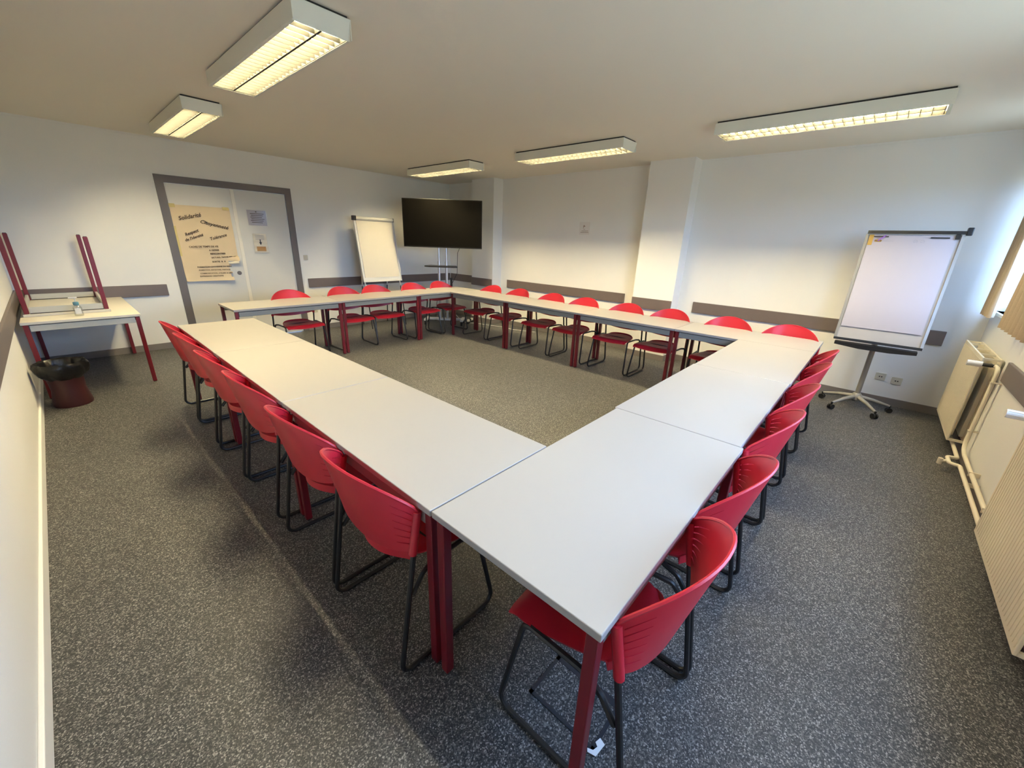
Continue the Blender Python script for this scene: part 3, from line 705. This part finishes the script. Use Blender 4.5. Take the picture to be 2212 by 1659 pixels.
# printed header on the pad
vs = [(FX(1.777)-0.0115, 0.125+0.03*math.cos(2*math.pi*k/20), 1.777+0.016*math.sin(2*math.pi*k/20)) for k in range(20)]
MB().add(vs, [tuple(range(20))]).obj('yellow_logo', YEL, fr)
TL = math.degrees(math.atan(0.13))
text_obj('printed_text', 'Post-it', 0.020, on_col(FX(1.771)-0.0125, 0.152, 1.771, TL), INKB, fr, shear=0.15, bold=0.0004)
text_obj('printed_text', 'Meeting Chart', 0.0135, on_col(FX(1.773)-0.0115, 0.083, 1.773, TL), GREYI, fr)
for yc in (-0.155, -0.205):
    vs = []; fs = []
    for k in range(24):
        a = 2*math.pi*k/24
        for r_ in (0.0155, 0.0125): vs.append((FX(1.775)-0.0115, yc+r_*math.cos(a), 1.775+r_*math.sin(a)))
    for k in range(24): q = 2*((k+1) % 24); fs.append((2*k, 2*k+1, q+1, q))
    vs += [(FX(1.775)-0.0115, yc+0.010, 1.768), (FX(1.775)-0.0115, yc-0.008, 1.782), (FX(1.775)-0.0115, yc-0.010, 1.779), (FX(1.775)-0.0115, yc+0.008, 1.765)]
    fs.append((48, 49, 50, 51)); MB().add(vs, fs).obj('printed_ring', GREYI, fr)
bc = Vector((5.73, -0.12, 0))
MB().tube([(bc.x, bc.y, 0.13), (FX(0.8)+0.055, bc.y, 0.80)], 0.024, 14).obj('pedestal', GREYM, fr)
hub = MB().lathe([(0.001, 0.10), (0.045, 0.10), (0.05, 0.12), (0.04, 0.165), (0.026, 0.18), (0.001, 0.18)], (bc.x, bc.y, 0), 20).obj('hub', GREYM, fr)
for k in range(5):
    a = R(72*k); dx, dy = math.cos(a), math.sin(a)
    o = MB().tube([(bc.x+dx*0.03, bc.y+dy*0.03, 0.135), (bc.x+dx*0.16, bc.y+dy*0.16, 0.115), (bc.x+dx*0.31, bc.y+dy*0.31, 0.075)], [0.022, 0.019, 0.013], 10).obj('leg', GREYM, fr)
    cxx, cyy = bc.x+dx*0.315, bc.y+dy*0.315
    MB().tube([(cxx-dy*0.022, cyy+dx*0.022, 0.029), (cxx-dy*0.006, cyy+dx*0.006, 0.029)], 0.029, 14).tube([(cxx+dy*0.006, cyy-dx*0.006, 0.029), (cxx+dy*0.022, cyy-dx*0.022, 0.029)], 0.029, 14)\
        .tube([(cxx, cyy, 0.03), (cxx, cyy, 0.085)], 0.010, 8).obj('castor', BLKP, o)

# ------------------------------------------------------------------ radiators and pipes
def radiator(x0, x1, label):
    t = thing('radiator', label, 'radiator', group='cream radiators on the window wall'); z0, z1 = 0.135, 0.885; yf, yr = -0.77, -0.885
    mb = MB().box(x0, x1, yf-0.014, yf, z0, z1, bev=0.004); 
    fp = mb.obj('front_panel', CREAM, t)
    n = int((x1-x0)/0.033); mb = MB()
    for k in range(n):
        xx = x0+0.02+k*(x1-x0-0.04)/(n-1); mb.box(xx-0.010, xx+0.010, yf, yf+0.0025, z0+0.03, z1-0.03, bev=0.001)
    o = mb.obj('pressed_ribs', CREAM, fp); o['kind'] = 'stuff'
    MB().box(x0, x1, yr, yr+0.014, z0, z1, bev=0.004).obj('rear_panel', CREAM, t)
    mb = MB()
    k = x0+0.09
    while k < x1-0.09: mb.box(k, k+0.0015, yf-0.040, yf-0.014, z0+0.03, z1-0.03); mb.box(k, k+0.0015, yr+0.014, yr+0.040, z0+0.03, z1-0.03); k += 0.022
    o = mb.obj('convector_fins', CREAM, t); o['kind'] = 'stuff'
    for xx in (x0+0.004, x1-0.020):
        MB().box(xx, xx+0.016, yr+0.014, yf-0.014, z0, z0+0.02).obj('end_bracket', CREAM, t)
        MB().box(xx, xx+0.016, yr+0.014, yf-0.014, z1-0.02, z1-0.004).obj('end_bracket', CREAM, t)
    for f_ in (0.22, 0.5, 0.78):
        xx = x0+(x1-x0)*f_; MB().box(xx, xx+0.014, yr+0.010, yf-0.010, z1-0.014, z1-0.002).obj('top_strap', CREAM, t)
    return t
ra = radiator(4.90, 5.87, 'cream panel radiator in the far corner of the window wall, under the curtains')
rb = radiator(2.24, 3.27, 'cream panel radiator cut off by the right edge of the photo')
vl = MB().tube([(4.86, -0.83, 0.835), (4.86, -0.775, 0.835)], 0.014, 12).obj('valve_body', GAP, ra)
MB().tube([(4.86, -0.776, 0.835), (4.86, -0.690, 0.835)], 0.023, 16).obj('thermostat_knob', PLW, ra)
MB().tube([(4.90, -0.83, 0.835), (4.86, -0.83, 0.835), (4.86, -0.855, 0.835)], 0.012, 10).obj('valve_stub', BLKP, ra)
MB().tube([(3.33, -0.83, 0.845), (3.33, -0.775, 0.845)], 0.014, 12).obj('valve_body', CREAM, rb)
mbk = MB().tube([(3.33, -0.776, 0.845), (3.33, -0.690, 0.845)], 0.023, 16)
for k in range(8): mbk.box(3.33+0.022*math.cos(R(45*k))-0.002, 3.33+0.022*math.cos(R(45*k))+0.002, -0.77, -0.695, 0.845+0.022*math.sin(R(45*k))-0.002, 0.845+0.022*math.sin(R(45*k))+0.002)
mbk.obj('thermostat_knob', PLW, rb)
hp = thing('heating_pipe', 'upper cream heating pipe dropping from the far radiator valve along the window wall', 'pipe', group='cream heating pipes')
MB().tube(fillet([(4.86, -0.85, 0.835), (4.76, -0.855, 0.835), (4.74, -0.855, 0.16), (4.60, -0.855, 0.135), (3.10, -0.855, 0.135)], [0, 0.05, 0.09, 0.05, 0], 6), 0.014, 10).obj('pipe_run', CREAM, hp)
for z in (0.72, 0.30): MB().box(4.730, 4.762, Y0+0.001, -0.838, z, z+0.008).obj('wall_clip', CREAM, hp)
for x in (4.2, 3.6): MB().box(x, x+0.008, Y0+0.001, -0.838, 0.118, 0.152).obj('wall_clip', CREAM, hp)
hq = thing('heating_pipe', 'lower cream heating pipe with an elbow, running under the far radiator', 'pipe', group='cream heating pipes')
MB().tube(fillet([(5.60, -0.83, 0.15), (5.60, -0.83, 0.10), (4.62, -0.83, 0.09), (4.60, -0.77, 0.09), (4.46, -0.77, 0.09), (4.44, -0.83, 0.09), (3.10, -0.83, 0.085)], [0, 0.03, 0.02, 0.02, 0.02, 0.02, 0], 5), 0.014, 10).obj('pipe_run', CREAM, hq)
MB().tube([(4.50, -0.77, 0.09), (4.50, -0.72, 0.075)], 0.013, 10).tube([(4.50, -0.725, 0.10), (4.50, -0.725, 0.05)], 0.016, 10).obj('drain_tap', CREAM, hq)
MB().box(4.10, 4.108, Y0+0.001, -0.82, 0.07, 0.10).obj('wall_clip', CREAM, hq)

# ------------------------------------------------------------------ floor box under the near corner chair
fb = thing('floor_box', 'dark-framed square floor outlet lid under the chair nearest the camera', 'floor box', (0, 0, 0))
x0, x1, y0, y1 = 0.860, 1.062, 0.325, 0.612
DK = mat('dark_floor_trim', (0.028, 0.030, 0.036), 0.35, var=0.1)
MB().box(x0, x0+0.014, y0, y1, 0, 0.004).box(x1-0.026, x1, y0, y1, 0, 0.004).box(x0, x1, y0, y0+0.014, 0, 0.004).box(x0, x1, y1-0.014, y1, 0, 0.004).obj('frame', DK, fb)
MB().box(x0+0.014, x1-0.026, y0+0.014, y1-0.014, 0, 0.0025).obj('lid', FLOOR, fb)
MB().prism([(x0-0.006, y0-0.012), (x0+0.045, y0-0.018), (x0+0.052, y0+0.004), (x0+0.030, y0+0.010), (x0+0.022, y0-0.002), (x0+0.004, y0+0.004), (x0-0.004, y0+0.022), (x0-0.014, y0+0.016)], 'z', 0.004, 0.0055).obj('torn_tape', WHITEBIT, fb)
